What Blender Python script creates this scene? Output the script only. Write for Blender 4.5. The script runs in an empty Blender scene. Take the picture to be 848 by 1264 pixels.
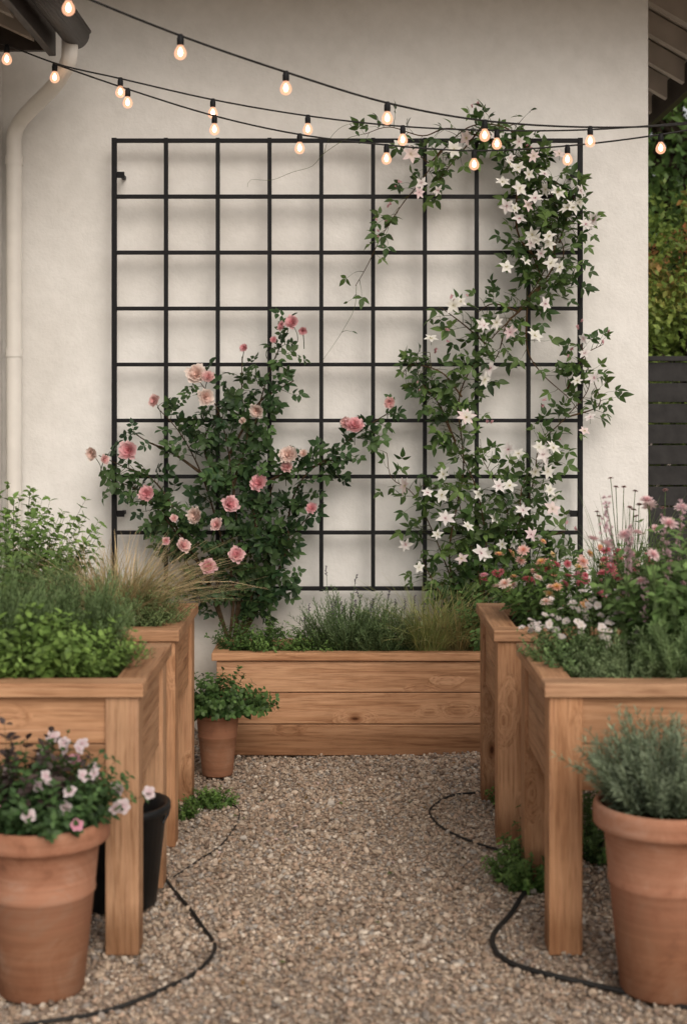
import bpy, bmesh, math
import numpy as np
from mathutils import Vector
R = np.random.default_rng(7)
scene = bpy.context.scene
F = 1800.0
def site(u, v, d):
    """survey reading (horizontal, vertical sight units) at distance d -> metres"""
    return np.array([(u-424)/F*d, d, 1.5-(v-490)/F*d])
def gnd(u, v):
    d = 2700.0/(v-490)
    return np.array([(u-424)/F*d, d, 0.0])
def nrm(a): return a/np.maximum(np.linalg.norm(a, axis=-1, keepdims=True), 1e-9)

# ---------------------------------------------------------------- mesh builder
class MB:
    def __init__(s): s.V=[];s.Fc=[];s.C=[];s.M=[];s.n=0
    def add(s, v, f, col, mat=0):
        v=np.asarray(v,float).reshape(-1,3); f=np.asarray(f,int)
        col=np.asarray(col,float)
        if col.ndim==1: col=np.tile(col,(len(v),1))
        s.V.append(v); s.Fc.append(f+s.n); s.C.append(col); s.M.append((mat,len(f))); s.n+=len(v)
    def build(s, name, mats, parent=None, smooth=True):
        me=bpy.data.meshes.new(name)
        V=np.concatenate(s.V); C=np.concatenate(s.C)
        tot=np.concatenate([np.full(len(f),f.shape[1]) for f in s.Fc])
        loops=np.concatenate([f.ravel() for f in s.Fc])
        mi=np.concatenate([np.full(k,m) for m,k in s.M])
        st=np.concatenate([[0],np.cumsum(tot)[:-1]])
        me.vertices.add(len(V)); me.vertices.foreach_set('co',V.ravel().astype(np.float32))
        me.loops.add(len(loops)); me.loops.foreach_set('vertex_index',loops.astype(np.int32))
        me.polygons.add(len(tot)); me.polygons.foreach_set('loop_start',st.astype(np.int32))
        me.polygons.foreach_set('material_index',mi.astype(np.int32))
        me.polygons.foreach_set('use_smooth',np.full(len(tot),smooth))
        me.update(calc_edges=True)
        a=me.attributes.new('col','FLOAT_COLOR','POINT')
        a.data.foreach_set('color',np.concatenate([C,np.ones((len(C),1))],1).ravel().astype(np.float32))
        for m in mats: me.materials.append(m)
        ob=bpy.data.objects.new(name,me); scene.collection.objects.link(ob)
        if parent: ob.parent=parent
        return ob
def inst(B, T, pos, X, Y, Z, size, cA, cB=None, mat=0):
    tv,tf,tc=T
    pos=np.atleast_2d(pos); N=len(pos)
    if N==0: return
    size=np.broadcast_to(np.asarray(size,float).reshape(-1,1) if np.ndim(size) else np.full((1,1),size),(N,1))
    M=np.stack([X,Y,Z],2)
    v=np.einsum('nij,kj->nki',M,tv)*size[:,:,None]+pos[:,None,:]
    cA=np.broadcast_to(cA,(N,3)); cB=cA if cB is None else np.broadcast_to(cB,(N,3))
    c=cA[:,None,:]*(1-tc[None,:,None])+cB[:,None,:]*tc[None,:,None]
    f=tf[None]+(np.arange(N)*len(tv))[:,None,None]
    B.add(v.reshape(-1,3),f.reshape(-1,tf.shape[1]),c.reshape(-1,3),mat)
def frame(d, up):
    y=nrm(d); x=nrm(np.cross(y,up)); z=np.cross(x,y); return x,y,z
def leafT(w=.5, n=4, fold=.12, curl=.2, p=.85, tip=1.0):
    V=[];Fc=[];t=np.linspace(0,1,n+1)
    for i,a in enumerate(t):
        hw=w/2*math.sin(math.pi*min(a**p,1))**tip if 0<i<n else 0.02*w
        z=-curl*a*a
        V+= [(-hw,a,z+fold*hw*2),(0,a,z),(hw,a,z+fold*hw*2)]
    for i in range(n):
        b=3*i
        Fc+=[(b,b+1,b+4),(b,b+4,b+3),(b+1,b+2,b+5),(b+1,b+5,b+4)]
    V=np.array(V); tc=np.zeros(len(V))
    return V,np.array(Fc),tc
def petalT(w, n=4, curl=0.0, cup=.2, round_=True):
    V=[];Fc=[];t=np.linspace(0,1,n+1)
    for i,a in enumerate(t):
        if round_: hw=w/2*(math.sqrt(max(0,1-((a-.62)/.62)**2)) if a<.62 else math.sqrt(max(0.02,1-((a-.62)/.40)**2)))
        else: hw=w/2*math.sin(math.pi*a**.8) if 0<i<n else .03*w
        hw=max(hw,.06*w)
        z=curl*a*a
        V+= [(-hw,a,z+cup*hw),(0,a,z),(hw,a,z+cup*hw)]
    for i in range(n):
        b=3*i; Fc+=[(b,b+1,b+4),(b,b+4,b+3),(b+1,b+2,b+5),(b+1,b+5,b+4)]
    return np.array(V),np.array(Fc)
def flowerT(layers, rs=3, centre=0.0, ruffle=0.0):
    """layers: (n, tilt from axis deg, length, width, curl, cup, round, tc, base_r)"""
    r=np.random.default_rng(rs); VV=[];FF=[];TC=[];n0=0
    for (n,tilt,L,w,curl,cup,rd,tc,br) in layers:
        pv,pf=petalT(w/L if ruffle else w,4,curl,cup,rd)
        a0=r.uniform(0,6.28)
        for k in range(n):
            a=a0+k*2*math.pi/n+r.uniform(-.15,.15); ti=math.radians(tilt+r.uniform(-7,7)); l=L*r.uniform(.88,1.1)
            rad=np.array([math.cos(a),math.sin(a),0]); y=rad*math.sin(ti)+np.array([0,0,math.cos(ti)])
            x=np.array([-math.sin(a),math.cos(a),0]); z=-rad*math.cos(ti)+np.array([0,0,math.sin(ti)])
            M=np.stack([x,y,z],1)
            q=pv.copy()
            if ruffle: q+=r.normal(0,ruffle,q.shape)*pv[:,1:2]
            v=(q*l)@M.T+rad*br
            VV.append(v);FF.append(pf+n0);n0+=len(v)
            TC.append(np.clip(tc+(0.25*(1-pv[:,1]) if tc<1 else 0),0,1)*np.ones(len(v)))
    if centre>0:
        m=14
        for k in range(m):
            a=r.uniform(0,6.28); q=r.uniform(0,1)*centre; c=np.array([math.cos(a)*q,math.sin(a)*q,0])
            h=centre*1.3*r.uniform(.7,1.2); tp=c*1.6+np.array([0,0,h]); e=centre*.14
            v=np.array([c+[e,0,0],c+[-e,0,0],tp+[0,e,0],c+[0,e,0],c+[0,-e,0],tp+[e,-e,0]])
            VV.append(v);FF.append(np.array([(0,1,2),(3,4,5)])+n0);n0+=6;TC.append(np.ones(6))
    return np.concatenate(VV),np.concatenate(FF),np.concatenate(TC)
def tube(B, pts, rad, sides=5, col=(.1,.08,.04), mat=0):
    pts=np.asarray(pts,float); K=len(pts); rad=np.broadcast_to(rad,(K,))
    t=np.gradient(pts,axis=0); t=nrm(t)
    ref=np.array([0.31,0.17,0.93]) if abs(t[0][2])<.8 else np.array([1,0.1,0.])
    x=nrm(np.cross(t,ref)); y=np.cross(t,x)
    a=np.linspace(0,2*math.pi,sides,endpoint=False)
    v=pts[:,None]+rad[:,None,None]*(np.cos(a)[None,:,None]*x[:,None]+np.sin(a)[None,:,None]*y[:,None])
    i=np.arange(K-1)[:,None]*sides; j=np.arange(sides)[None]; j2=(j+1)%sides
    f=np.stack([i+j,i+j2,i+sides+j2,i+sides+j],-1).reshape(-1,4)
    B.add(v.reshape(-1,3),f,col,mat)
def smooth_path(P, step=.02):
    P=np.asarray(P,float)
    Q=np.concatenate([[2*P[0]-P[1]],P,[2*P[-1]-P[-2]]]); out=[]
    for i in range(1,len(Q)-2):
        n=max(2,int(np.linalg.norm(Q[i+1]-Q[i])/step)); t=np.linspace(0,1,n,endpoint=False)[:,None]
        a,b,c,d=Q[i-1],Q[i],Q[i+1],Q[i+2]
        out.append(.5*((2*b)+(c-a)*t+(2*a-5*b+4*c-d)*t**2+(3*b-a-3*c+d)*t**3))
    out.append(P[-1:]); return np.concatenate(out)
def lathe(B, prof, c, sides=48, col=(.5,.5,.5), mat=0):
    prof=np.array(prof,float); a=np.linspace(0,2*math.pi,sides,endpoint=False)
    v=np.stack([prof[:,0][:,None]*np.cos(a)[None],prof[:,0][:,None]*np.sin(a)[None],np.repeat(prof[:,1][:,None],sides,1)],-1)+np.array(c)
    K=len(prof);i=np.arange(K-1)[:,None]*sides;j=np.arange(sides)[None];j2=(j+1)%sides
    f=np.stack([i+j,i+j2,i+sides+j2,i+sides+j],-1).reshape(-1,4)
    B.add(v.reshape(-1,3),f,col,mat)

# ---------------------------------------------------------------- materials
def newmat(name):
    m=bpy.data.materials.new(name); m.use_nodes=True; nt=m.node_tree
    return m,nt,nt.nodes['Principled BSDF'],nt.nodes['Material Output']
def N(nt,t,**k):
    n=nt.nodes.new(t)
    for a,b in k.items(): setattr(n,a,b)
    return n
def noise(nt,vec,scale,detail=4,rough=.55,dist=0):
    n=N(nt,'ShaderNodeTexNoise'); n.inputs['Scale'].default_value=scale; n.inputs['Detail'].default_value=detail
    n.inputs['Roughness'].default_value=rough; n.inputs['Distortion'].default_value=dist
    if vec is not None: nt.links.new(vec,n.inputs['Vector'])
    return n
def ramp(nt,fac,stops):
    r=N(nt,'ShaderNodeValToRGB'); cr=r.color_ramp
    while len(cr.elements)<len(stops): cr.elements.new(.5)
    for e,(p,c) in zip(cr.elements,stops): e.position=p; e.color=(*c,1)
    nt.links.new(fac,r.inputs['Fac']); return r
def mixc(nt,mode,fac,a,b):
    m=N(nt,'ShaderNodeMix',data_type='RGBA',blend_type=mode)
    for s,val in ((0,fac),(6,a),(7,b)):
        if isinstance(val,(int,float)): m.inputs[s].default_value=val
        elif isinstance(val,tuple): m.inputs[s].default_value=(*val,1)
        else: nt.links.new(val,m.inputs[s])
    return m.outputs[2]
def bump(nt,b,h,strength,dist):
    n=N(nt,'ShaderNodeBump'); n.inputs['Strength'].default_value=strength; n.inputs['Distance'].default_value=dist
    nt.links.new(h,n.inputs['Height']); nt.links.new(n.outputs[0],b.inputs['Normal'])
def attr_mat(name, rough=.5, transl=.25, spec=.4, nscale=30, namt=.35):
    m,nt,b,o=newmat(name)
    a=N(nt,'ShaderNodeAttribute',attribute_name='col'); tc=N(nt,'ShaderNodeTexCoord')
    nz=noise(nt,tc.outputs['Object'],nscale,1)
    rp=ramp(nt,nz.outputs[0],[(.3,(1-namt,)*3),(.7,(1+namt*.6,)*3)])
    c=mixc(nt,'MULTIPLY',1.0,a.outputs['Color'],rp.outputs[0])
    if spec<=.2:
        nt.nodes.remove(b); b=N(nt,'ShaderNodeBsdfDiffuse'); nt.links.new(c,b.inputs['Color']); nt.links.new(b.outputs[0],o.inputs[0])
    else:
        nt.links.new(c,b.inputs['Base Color']); b.inputs['Roughness'].default_value=rough
        b.inputs['Specular IOR Level'].default_value=spec
    if transl>0:
        t=N(nt,'ShaderNodeBsdfTranslucent'); nt.links.new(c,t.inputs[0])
        mx=N(nt,'ShaderNodeMixShader'); mx.inputs[0].default_value=transl
        nt.links.new(b.outputs[0],mx.inputs[1]); nt.links.new(t.outputs[0],mx.inputs[2]); nt.links.new(mx.outputs[0],o.inputs[0])
    return m
LEAF=attr_mat('leaf',.5,.28,.32,14,.3)
PETAL=attr_mat('petal',.7,.3,.1,60,.06)
STEM=attr_mat('stem',.7,0,.2,60,.3)
PM=[LEAF,PETAL,STEM]

def wood_mat():
    m,nt,b,o=newmat('cedar_wood'); L=nt.links.new
    uv=N(nt,'ShaderNodeUVMap',uv_map='UVMap'); col=N(nt,'ShaderNodeAttribute',attribute_name='tone')
    mp=N(nt,'ShaderNodeMapping'); mp.inputs['Scale'].default_value=(1.3,24,1); L(uv.outputs[0],mp.inputs[0])
    mk=N(nt,'ShaderNodeMapping'); mk.inputs['Scale'].default_value=(3.4,7.5,1); L(uv.outputs[0],mk.inputs[0])
    vo=N(nt,'ShaderNodeTexVoronoi'); vo.inputs['Scale'].default_value=1; L(mk.outputs[0],vo.inputs['Vector'])
    kn=N(nt,'ShaderNodeMapRange'); kn.inputs[1].default_value=0; kn.inputs[2].default_value=.35; kn.inputs[3].default_value=1; kn.inputs[4].default_value=0
    L(vo.outputs['Distance'],kn.inputs[0])
    add=N(nt,'ShaderNodeVectorMath',operation='MULTIPLY_ADD'); add.inputs[1].default_value=(0,0,2.4)
    cb=N(nt,'ShaderNodeCombineXYZ'); L(kn.outputs[0],cb.inputs[2]); L(cb.outputs[0],add.inputs[0]); L(mp.outputs[0],add.inputs[2])
    n1=noise(nt,add.outputs[0],1.0,5,.65,.7)
    n2=noise(nt,add.outputs[0],4.5,3,.65,.2)
    r1=ramp(nt,n1.outputs[0],[(.30,(.26,.125,.062)),(.43,(.42,.225,.12)),(.54,(.52,.30,.17)),(.63,(.46,.25,.14)),(.74,(.62,.39,.245))])
    r2=ramp(nt,n2.outputs[0],[(.32,(.64,.59,.55)),(.5,(.96,.95,.94)),(.68,(1.08,1.08,1.08))])
    c=mixc(nt,'MULTIPLY',.9,r1.outputs[0],r2.outputs[0])
    kc=ramp(nt,vo.outputs['Distance'],[(.03,(.17,.10,.06)),(.065,(.55,.45,.38)),(.14,(1,1,1))])
    kg=N(nt,'ShaderNodeMath',operation='GREATER_THAN'); kg.inputs[1].default_value=.62
    sp=N(nt,'ShaderNodeSeparateColor'); L(vo.outputs['Color'],sp.inputs[0]); L(sp.outputs[0],kg.inputs[0])
    kcol=mixc(nt,'MULTIPLY',1.0,c,kc.outputs[0])
    c2=mixc(nt,'MIX',0.0,c,kcol); L(kg.outputs[0],c2.node.inputs[0])
    c3=mixc(nt,'MULTIPLY',1.0,c2,col.outputs['Color'])
    tc=N(nt,'ShaderNodeTexCoord'); ns=noise(nt,tc.outputs['Object'],3.5,4,.65)
    rs=ramp(nt,ns.outputs[0],[(.3,(.74,.72,.70)),(.55,(1,1,1))]); c4=mixc(nt,'MULTIPLY',.75,c3,rs.outputs[0])
    # splash dirt close to the gravel
    sx=N(nt,'ShaderNodeSeparateXYZ'); L(tc.outputs['Object'],sx.inputs[0]); mr=N(nt,'ShaderNodeMath',operation='MULTIPLY_ADD'); mr.inputs[1].default_value=-.14
    L(ns.outputs[0],mr.inputs[0]); L(sx.outputs[2],mr.inputs[2])
    rd=ramp(nt,mr.outputs[0],[(0,(.62,.57,.52)),(.07,(1,1,1))]); c5=mixc(nt,'MULTIPLY',1.0,c4,rd.outputs[0])
    L(c5,b.inputs['Base Color']); b.inputs['Roughness'].default_value=.65; b.inputs['Specular IOR Level'].default_value=.22
    bump(nt,b,n2.outputs[0],.35,.003)
    return m
WOOD=wood_mat()
def stucco():
    m,nt,b,o=newmat('stucco'); tc=N(nt,'ShaderNodeTexCoord'); v=tc.outputs['Object']
    n1=noise(nt,v,1.3,5,.62,.4); r=ramp(nt,n1.outputs[0],[(.3,(.70,.68,.645)),(.55,(.78,.765,.735)),(.75,(.81,.80,.775))])
    n4=noise(nt,v,14,3,.6); r4=ramp(nt,n4.outputs[0],[(.3,(.94,.94,.935)),(.7,(1.02,1.02,1.02))])
    c=mixc(nt,'MULTIPLY',1.0,r.outputs[0],r4.outputs[0])
    sx=N(nt,'ShaderNodeSeparateXYZ'); nt.links.new(v,sx.inputs[0]); mr=N(nt,'ShaderNodeMath',operation='MULTIPLY_ADD'); mr.inputs[1].default_value=-.5
    nt.links.new(n1.outputs[0],mr.inputs[0]); nt.links.new(sx.outputs[2],mr.inputs[2])
    rd=ramp(nt,mr.outputs[0],[(0,(.80,.76,.70)),(.35,(1,1,1))]); nt.links.new(mixc(nt,'MULTIPLY',1.0,c,rd.outputs[0]),b.inputs['Base Color'])
    n2=noise(nt,v,70,3,.6); n3=noise(nt,v,7,3,.6)
    ad=N(nt,'ShaderNodeMath',operation='MULTIPLY_ADD'); ad.inputs[1].default_value=2.5
    nt.links.new(n3.outputs[0],ad.inputs[0]); nt.links.new(n2.outputs[0],ad.inputs[2])
    bump(nt,b,ad.outputs[0],.5,.004); b.inputs['Roughness'].default_value=.9; b.inputs['Specular IOR Level'].default_value=.15
    return m
def simple(name,c,rough=.5,metal=0,nscale=20,namt=.2,bs=0,bd=.002,spec=.5):
    m,nt,b,o=newmat(name); tc=N(nt,'ShaderNodeTexCoord'); n=noise(nt,tc.outputs['Object'],nscale,4,.6)
    r=ramp(nt,n.outputs[0],[(.3,tuple(x*(1-namt) for x in c)),(.7,tuple(min(1,x*(1+namt)) for x in c))])
    nt.links.new(r.outputs[0],b.inputs['Base Color']); b.inputs['Roughness'].default_value=rough; b.inputs['Metallic'].default_value=metal
    b.inputs['Specular IOR Level'].default_value=spec
    if bs: bump(nt,b,n.outputs[0],bs,bd)
    return m
STUCCO=stucco()
BLACK=simple('black_powder_coated_steel',(.009,.009,.010),.6,0,120,.3,.1,.0005,.2)
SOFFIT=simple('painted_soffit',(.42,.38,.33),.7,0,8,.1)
DARKTRIM=simple('dark_bronze_trim',(.035,.027,.023),.45,0,15,.25,0,0,.3)
PIPE=simple('painted_downspout',(.74,.71,.66),.45,0,10,.05)
SOIL=simple('soil',(.035,.024,.016),.95,0,60,.6,1,.01,.1)
HOSE=simple('hose_rubber',(.02,.019,.018),.6,0,40,.3,0,0,.25)
PLASTIC=simple('black_plastic',(.012,.013,.014),.45,0,20,.3,0,0,.3)
FENCE=simple('dark_fence_paint',(.03,.029,.029),.7,0,12,.3,.2,.002,.2)
SHINGLE=simple('roof_shingle',(.09,.08,.075),.9,0,30,.4,.5)
def terracotta():
    m,nt,b,o=newmat('terracotta'); tc=N(nt,'ShaderNodeTexCoord'); v=tc.outputs['Object']
    n=noise(nt,v,6,8,.72,.8); r=ramp(nt,n.outputs[0],[(.28,(.22,.10,.06)),(.43,(.38,.175,.105)),(.56,(.43,.215,.135)),(.66,(.47,.27,.19)),(.80,(.56,.41,.33))])
    mp=N(nt,'ShaderNodeMapping'); mp.inputs['Scale'].default_value=(1,1,30); nt.links.new(v,mp.inputs[0]); n2=noise(nt,mp.outputs[0],3,4)
    r2=ramp(nt,n2.outputs[0],[(.3,(.84,.83,.82)),(.7,(1.05,1.05,1.05))])
    c=mixc(nt,'MULTIPLY',1.0,r.outputs[0],r2.outputs[0])
    sx=N(nt,'ShaderNodeSeparateXYZ'); nt.links.new(v,sx.inputs[0]); mr=N(nt,'ShaderNodeMath',operation='MULTIPLY_ADD'); mr.inputs[1].default_value=-.3
    nt.links.new(n.outputs[0],mr.inputs[0]); nt.links.new(sx.outputs[2],mr.inputs[2])
    rd=ramp(nt,mr.outputs[0],[(0,(.68,.66,.60)),(.12,(1,1,1))])
    nt.links.new(mixc(nt,'MULTIPLY',1.0,c,rd.outputs[0]),b.inputs['Base Color']); b.inputs['Roughness'].default_value=.85; b.inputs['Specular IOR Level'].default_value=.2
    bump(nt,b,n.outputs[0],.3,.003); return m
TERRA=terracotta()

# ---------------------------------------------------------------- boards
def boards(name, boxes, mats, parent=None, bev=.003, tone=.15):
    """boxes: (x0,x1,y0,y1,z0,z1,long_axis[,mat])"""
    bm=bmesh.new(); uvl=bm.loops.layers.uv.new('UVMap'); cl=bm.loops.layers.float_color.new('tone')
    for bx in boxes:
        x0,x1,y0,y1,z0,z1,ax=bx[:7]; mi=bx[7] if len(bx)>7 else 0
        vs=[bm.verts.new((x,y,z)) for x in (x0,x1) for y in (y0,y1) for z in (z0,z1)]
        k=1+R.uniform(-tone,tone); w=R.uniform(-.04,.04); tcol=(k,k*(1-w),k*(1-2*w),1)
        off=R.uniform(0,40,2)
        for idx in ((0,1,3,2),(4,6,7,5),(0,4,5,1),(2,3,7,6),(0,2,6,4),(1,5,7,3)):
            f=bm.faces.new([vs[i] for i in idx]); f.material_index=mi
            f.normal_update(); na=max(range(3),key=lambda i:abs(f.normal[i]))
            others=[i for i in range(3) if i!=na and i!=ax]
            for l in f.loops:
                co=l.vert.co
                if na==ax: u,v=co[others[0]]*1.0,co[others[1]]*1.0
                else: u,v=co[ax],co[others[0]]
                l[uvl].uv=(u+off[0],v+off[1]+na*.37); l[cl]=tcol
    bmesh.ops.recalc_face_normals(bm,faces=bm.faces)
    me=bpy.data.meshes.new(name); bm.to_mesh(me); bm.free()
    for m in mats: me.materials.append(m)
    ob=bpy.data.objects.new(name,me); scene.collection.objects.link(ob)
    if bev:
        md=ob.modifiers.new('bevel','BEVEL'); md.width=bev; md.segments=2; md.limit_method='ANGLE'
    if parent: ob.parent=parent
    return ob
def empty(name,loc=(0,0,0)):
    e=bpy.data.objects.new(name,None); scene.collection.objects.link(e); e.empty_display_size=.2; return e
def soil(name,x0,x1,y0,y1,z,parent):
    B=MB(); nx=max(4,int((x1-x0)/.025)); ny=max(4,int((y1-y0)/.025))
    X,Y=np.meshgrid(np.linspace(x0,x1,nx),np.linspace(y0,y1,ny)); Z=z+R.normal(0,.006,X.shape)
    i=np.arange(ny-1)[:,None]*nx+np.arange(nx-1)[None]
    f=np.stack([i,i+1,i+nx+1,i+nx],-1).reshape(-1,4)
    B.add(np.stack([X,Y,Z],-1).reshape(-1,3),f,(.03,.02,.015)); B.build(name,[SOIL],parent)

# ---------------------------------------------------------------- ground & gravel
def hf(x,y): return .010*np.sin(x*3.1+1.3*np.sin(y*2.3))+.009*np.sin(y*4.1+x*1.7)-.014*np.exp(-(x/.45)**2)+.004*np.sin(x*17+y*5)*np.sin(y*13-x*4)
def ground():
    m,nt,b,o=newmat('packed_gravel_ground'); tc=N(nt,'ShaderNodeTexCoord'); v=tc.outputs['Object']
    vo=N(nt,'ShaderNodeTexVoronoi'); vo.inputs['Scale'].default_value=85; nt.links.new(v,vo.inputs['Vector'])
    sp=N(nt,'ShaderNodeSeparateColor'); nt.links.new(vo.outputs['Color'],sp.inputs[0])
    r=ramp(nt,sp.outputs[0],[(0,(.19,.15,.115)),(.4,(.31,.24,.185)),(.7,(.43,.345,.27)),(1,(.54,.46,.385))])
    nt.links.new(r.outputs[0],b.inputs['Base Color']); b.inputs['Roughness'].default_value=.9
    bump(nt,b,vo.outputs['Distance'],.8,-.008)
    B=MB(); xs=np.concatenate([[-80,-30,-10,-4],np.linspace(-2.2,2.2,160),[4,10,30,80]]); ys=np.concatenate([[-60,-20,-5,1],np.linspace(2.3,7,160),[9,14,30,90]])
    X,Y=np.meshgrid(xs,ys); Z=hf(X,Y)-.003
    nx=len(xs);ny=len(ys); i=np.arange(ny-1)[:,None]*nx+np.arange(nx-1)[None]
    B.add(np.stack([X,Y,Z],-1).reshape(-1,3),np.stack([i,i+1,i+nx+1,i+nx],-1).reshape(-1,4),(.3,.2,.15)); B.build('ground',[m])
ground()
def ico():
    bm=bmesh.new(); bmesh.ops.create_icosphere(bm,subdivisions=1,radius=1); v=np.array([x.co[:] for x in bm.verts]); f=np.array([[a.index for a in q.verts] for q in bm.faces]); bm.free(); return v,f
def rotm(n,r):
    q=nrm(r.normal(size=(n,4))); w,x,y,z=q.T
    return np.stack([np.stack([1-2*(y*y+z*z),2*(x*y-z*w),2*(x*z+y*w)],-1),np.stack([2*(x*y+z*w),1-2*(x*x+z*z),2*(y*z-x*w)],-1),np.stack([2*(x*z-y*w),2*(y*z+x*w),1-2*(x*x+y*y)],-1)],1)
def gravel():
    r=np.random.default_rng(11); n=95000
    x=r.uniform(-1.7,1.7,n); y=2.9+r.uniform(0,1,n)**.9*3.7
    s=np.clip(r.lognormal(math.log(.0058),.38,n),.0026,.016)
    iv,fc=ico(); M=rotm(n,r)
    ax=np.stack([np.ones(n),r.uniform(.6,1,n),r.uniform(.42,.8,n)],1)
    jit=1+r.uniform(-.2,.2,(n,len(iv),1))
    v=iv[None]*jit*ax[:,None,:]*s[:,None,None]
    v=np.einsum('nij,nkj->nki',M,v); v[...,2]*=.8
    v+=np.stack([x,y,hf(x,y)+s*r.uniform(-.1,.75,n)],1)[:,None,:]
    pal=np.array([(.50,.395,.30),(.59,.48,.38),(.37,.275,.20),(.43,.32,.24),(.68,.59,.49),(.32,.28,.245),(.23,.17,.13),(.52,.38,.285),(.48,.435,.385)])
    # patches where finer darker grit shows
    dk=.88+.14*np.sin(x*5+2*np.sin(y*3))*np.sin(y*4.3+x*2)
    c=pal[r.choice(len(pal),n,p=[.2,.16,.14,.14,.07,.09,.07,.08,.05])]*r.uniform(.8,1.12,(n,1))*dk[:,None]
    B=MB(); f=fc[None]+(np.arange(n)*len(iv))[:,None,None]
    B.add(v.reshape(-1,3),f.reshape(-1,3),np.repeat(c,len(iv),0))
    B.build('gravel',[attr_mat('pebble_stone',.85,0,.2,250,.18)],smooth=False)
gravel()

# ---------------------------------------------------------------- house
house=empty('white_stucco_house')
CX=1.378
boards('stucco_wall',[(-1.56,CX,6.6,6.85,-.1,3.75,0),(CX-.25,CX-.001,6.851,13,-.1,3.75,1)],[STUCCO],house,.006)
boards('wing_wall',[(-1.9,-1.54,5.6,6.598,-.1,3.1,1)],[STUCCO],house,.006)
bx=[]
for i in range(6): bx.append((-3.2,1.9,5.86+i*.125,5.98+i*.125,3.50,3.52,0))
boards('soffit',bx,[SOFFIT],house,.002)
boards('fascia',[(-3.2,1.92,5.80,5.835,3.38,3.58,0)],[DARKTRIM],house,.003)
B=MB()
def slopebox(B,x0,z0,x1,z1,y0,y1,th,col):
    v=[(x0,y0,z0),(x1,y0,z1),(x1,y1,z1),(x0,y1,z0),(x0,y0,z0+th),(x1,y0,z1+th),(x1,y1,z1+th),(x0,y1,z0+th)]
    B.add(v,[(0,1,2,3),(4,7,6,5),(0,4,5,1),(1,5,6,2),(2,6,7,3),(3,7,4,0)],col)
ys=np.arange(5.9,12.6,.14)
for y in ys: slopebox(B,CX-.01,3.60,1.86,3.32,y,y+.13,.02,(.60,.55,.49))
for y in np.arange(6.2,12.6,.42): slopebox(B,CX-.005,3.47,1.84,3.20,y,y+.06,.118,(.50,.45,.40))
B.build('side_soffit',[attr_mat('painted_rafter',.7,0,.3,8,.15)],house,smooth=False)
boards('side_fascia',[(1.86,1.90,5.86,12.8,3.16,3.40,1)],[DARKTRIM],house,.003)
B=MB()
v=[(-3.2,5.7,3.59),(2.0,5.7,3.59),(2.0,13,5.2),(-3.2,13,5.2),(-3.2,5.7,3.62),(2.0,5.7,3.62),(2.0,13,5.23),(-3.2,13,5.23)]
B.add(v,[(0,1,2,3),(4,7,6,5),(0,4,5,1),(1,5,6,2),(2,6,7,3),(3,7,4,0)],(.1,.1,.1)); B.build('main_roof',[SHINGLE],house,smooth=False)
B=MB()
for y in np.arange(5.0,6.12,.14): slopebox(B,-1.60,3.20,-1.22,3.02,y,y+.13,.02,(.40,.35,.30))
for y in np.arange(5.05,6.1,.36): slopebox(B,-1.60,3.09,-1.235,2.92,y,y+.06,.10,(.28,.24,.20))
B.build('wing_soffit',[bpy.data.materials['painted_rafter']],house,smooth=False)
B=MB()
v=[(-2.6,4.95,3.60),(-1.15,4.95,3.09),(-1.15,6.16,3.09),(-2.6,6.16,3.60)]; v=v+[(a,b,c+.03) for a,b,c in v]
B.add(v,[(0,1,2,3),(4,7,6,5),(0,4,5,1),(1,5,6,2),(2,6,7,3),(3,7,4,0)],(.1,.1,.1)); B.build('wing_roof',[SHINGLE],house,smooth=False)
boards('wing_fascia',[(-1.235,-1.205,5.0,6.12,2.93,3.07,1),(-1.60,-1.24,6.10,6.13,2.95,3.09,0)],[DARKTRIM],house,.003)
B=MB(); a=np.linspace(math.pi,2*math.pi,13); gr=.055; gx,gz=-1.125,3.03
prof=[(gx+gr*math.cos(t),gz+gr*1.15*math.sin(t)) for t in a]+[(gx+gr*1.12,gz+.004),(gx+gr*1.12,gz+.012),(gx+gr*.9,gz+.012)]
for (p,q),(r_,s) in zip(prof[:-1],prof[1:]): B.add([(p,4.95,q),(r_,4.95,s),(r_,6.14,s),(p,6.14,q)],[(0,1,2,3)],(.05,.04,.03))
for y in (4.95,6.14):
    pts=[(p,y,q) for p,q in prof[:13]]; n=len(pts); B.add([(gx,y,gz)]+pts,[(0,i+1,i+2) for i in range(n-1)],(.05,.04,.03))
g=B.build('gutter',[DARKTRIM],house); g.modifiers.new('s','SOLIDIFY').thickness=.003
B=MB()
p=smooth_path([(-1.14,6.08,2.99),(-1.14,6.08,2.93),(-1.155,6.1,2.89),(-1.23,6.22,2.83),(-1.37,6.42,2.77),(-1.44,6.51,2.73),(-1.473,6.535,2.67),(-1.475,6.54,2.57)],.02)
tube(B,p,.034,14,(.7,.66,.6)); tube(B,[(-1.475,6.54,2.59),(-1.475,6.54,1.4),(-1.475,6.54,.05)],.035,14,(.7,.66,.6))
for z in (2.56,1.7,.5): tube(B,[(-1.475,6.54,z-.02),(-1.475,6.54,z+.02)],.039,14,(.7,.66,.6))
tube(B,[(-1.475,6.54,.09),(-1.46,6.45,.04),(-1.46,6.36,.025)],.036,14,(.7,.66,.6))
B.build('downspout',[PIPE],house)

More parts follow.
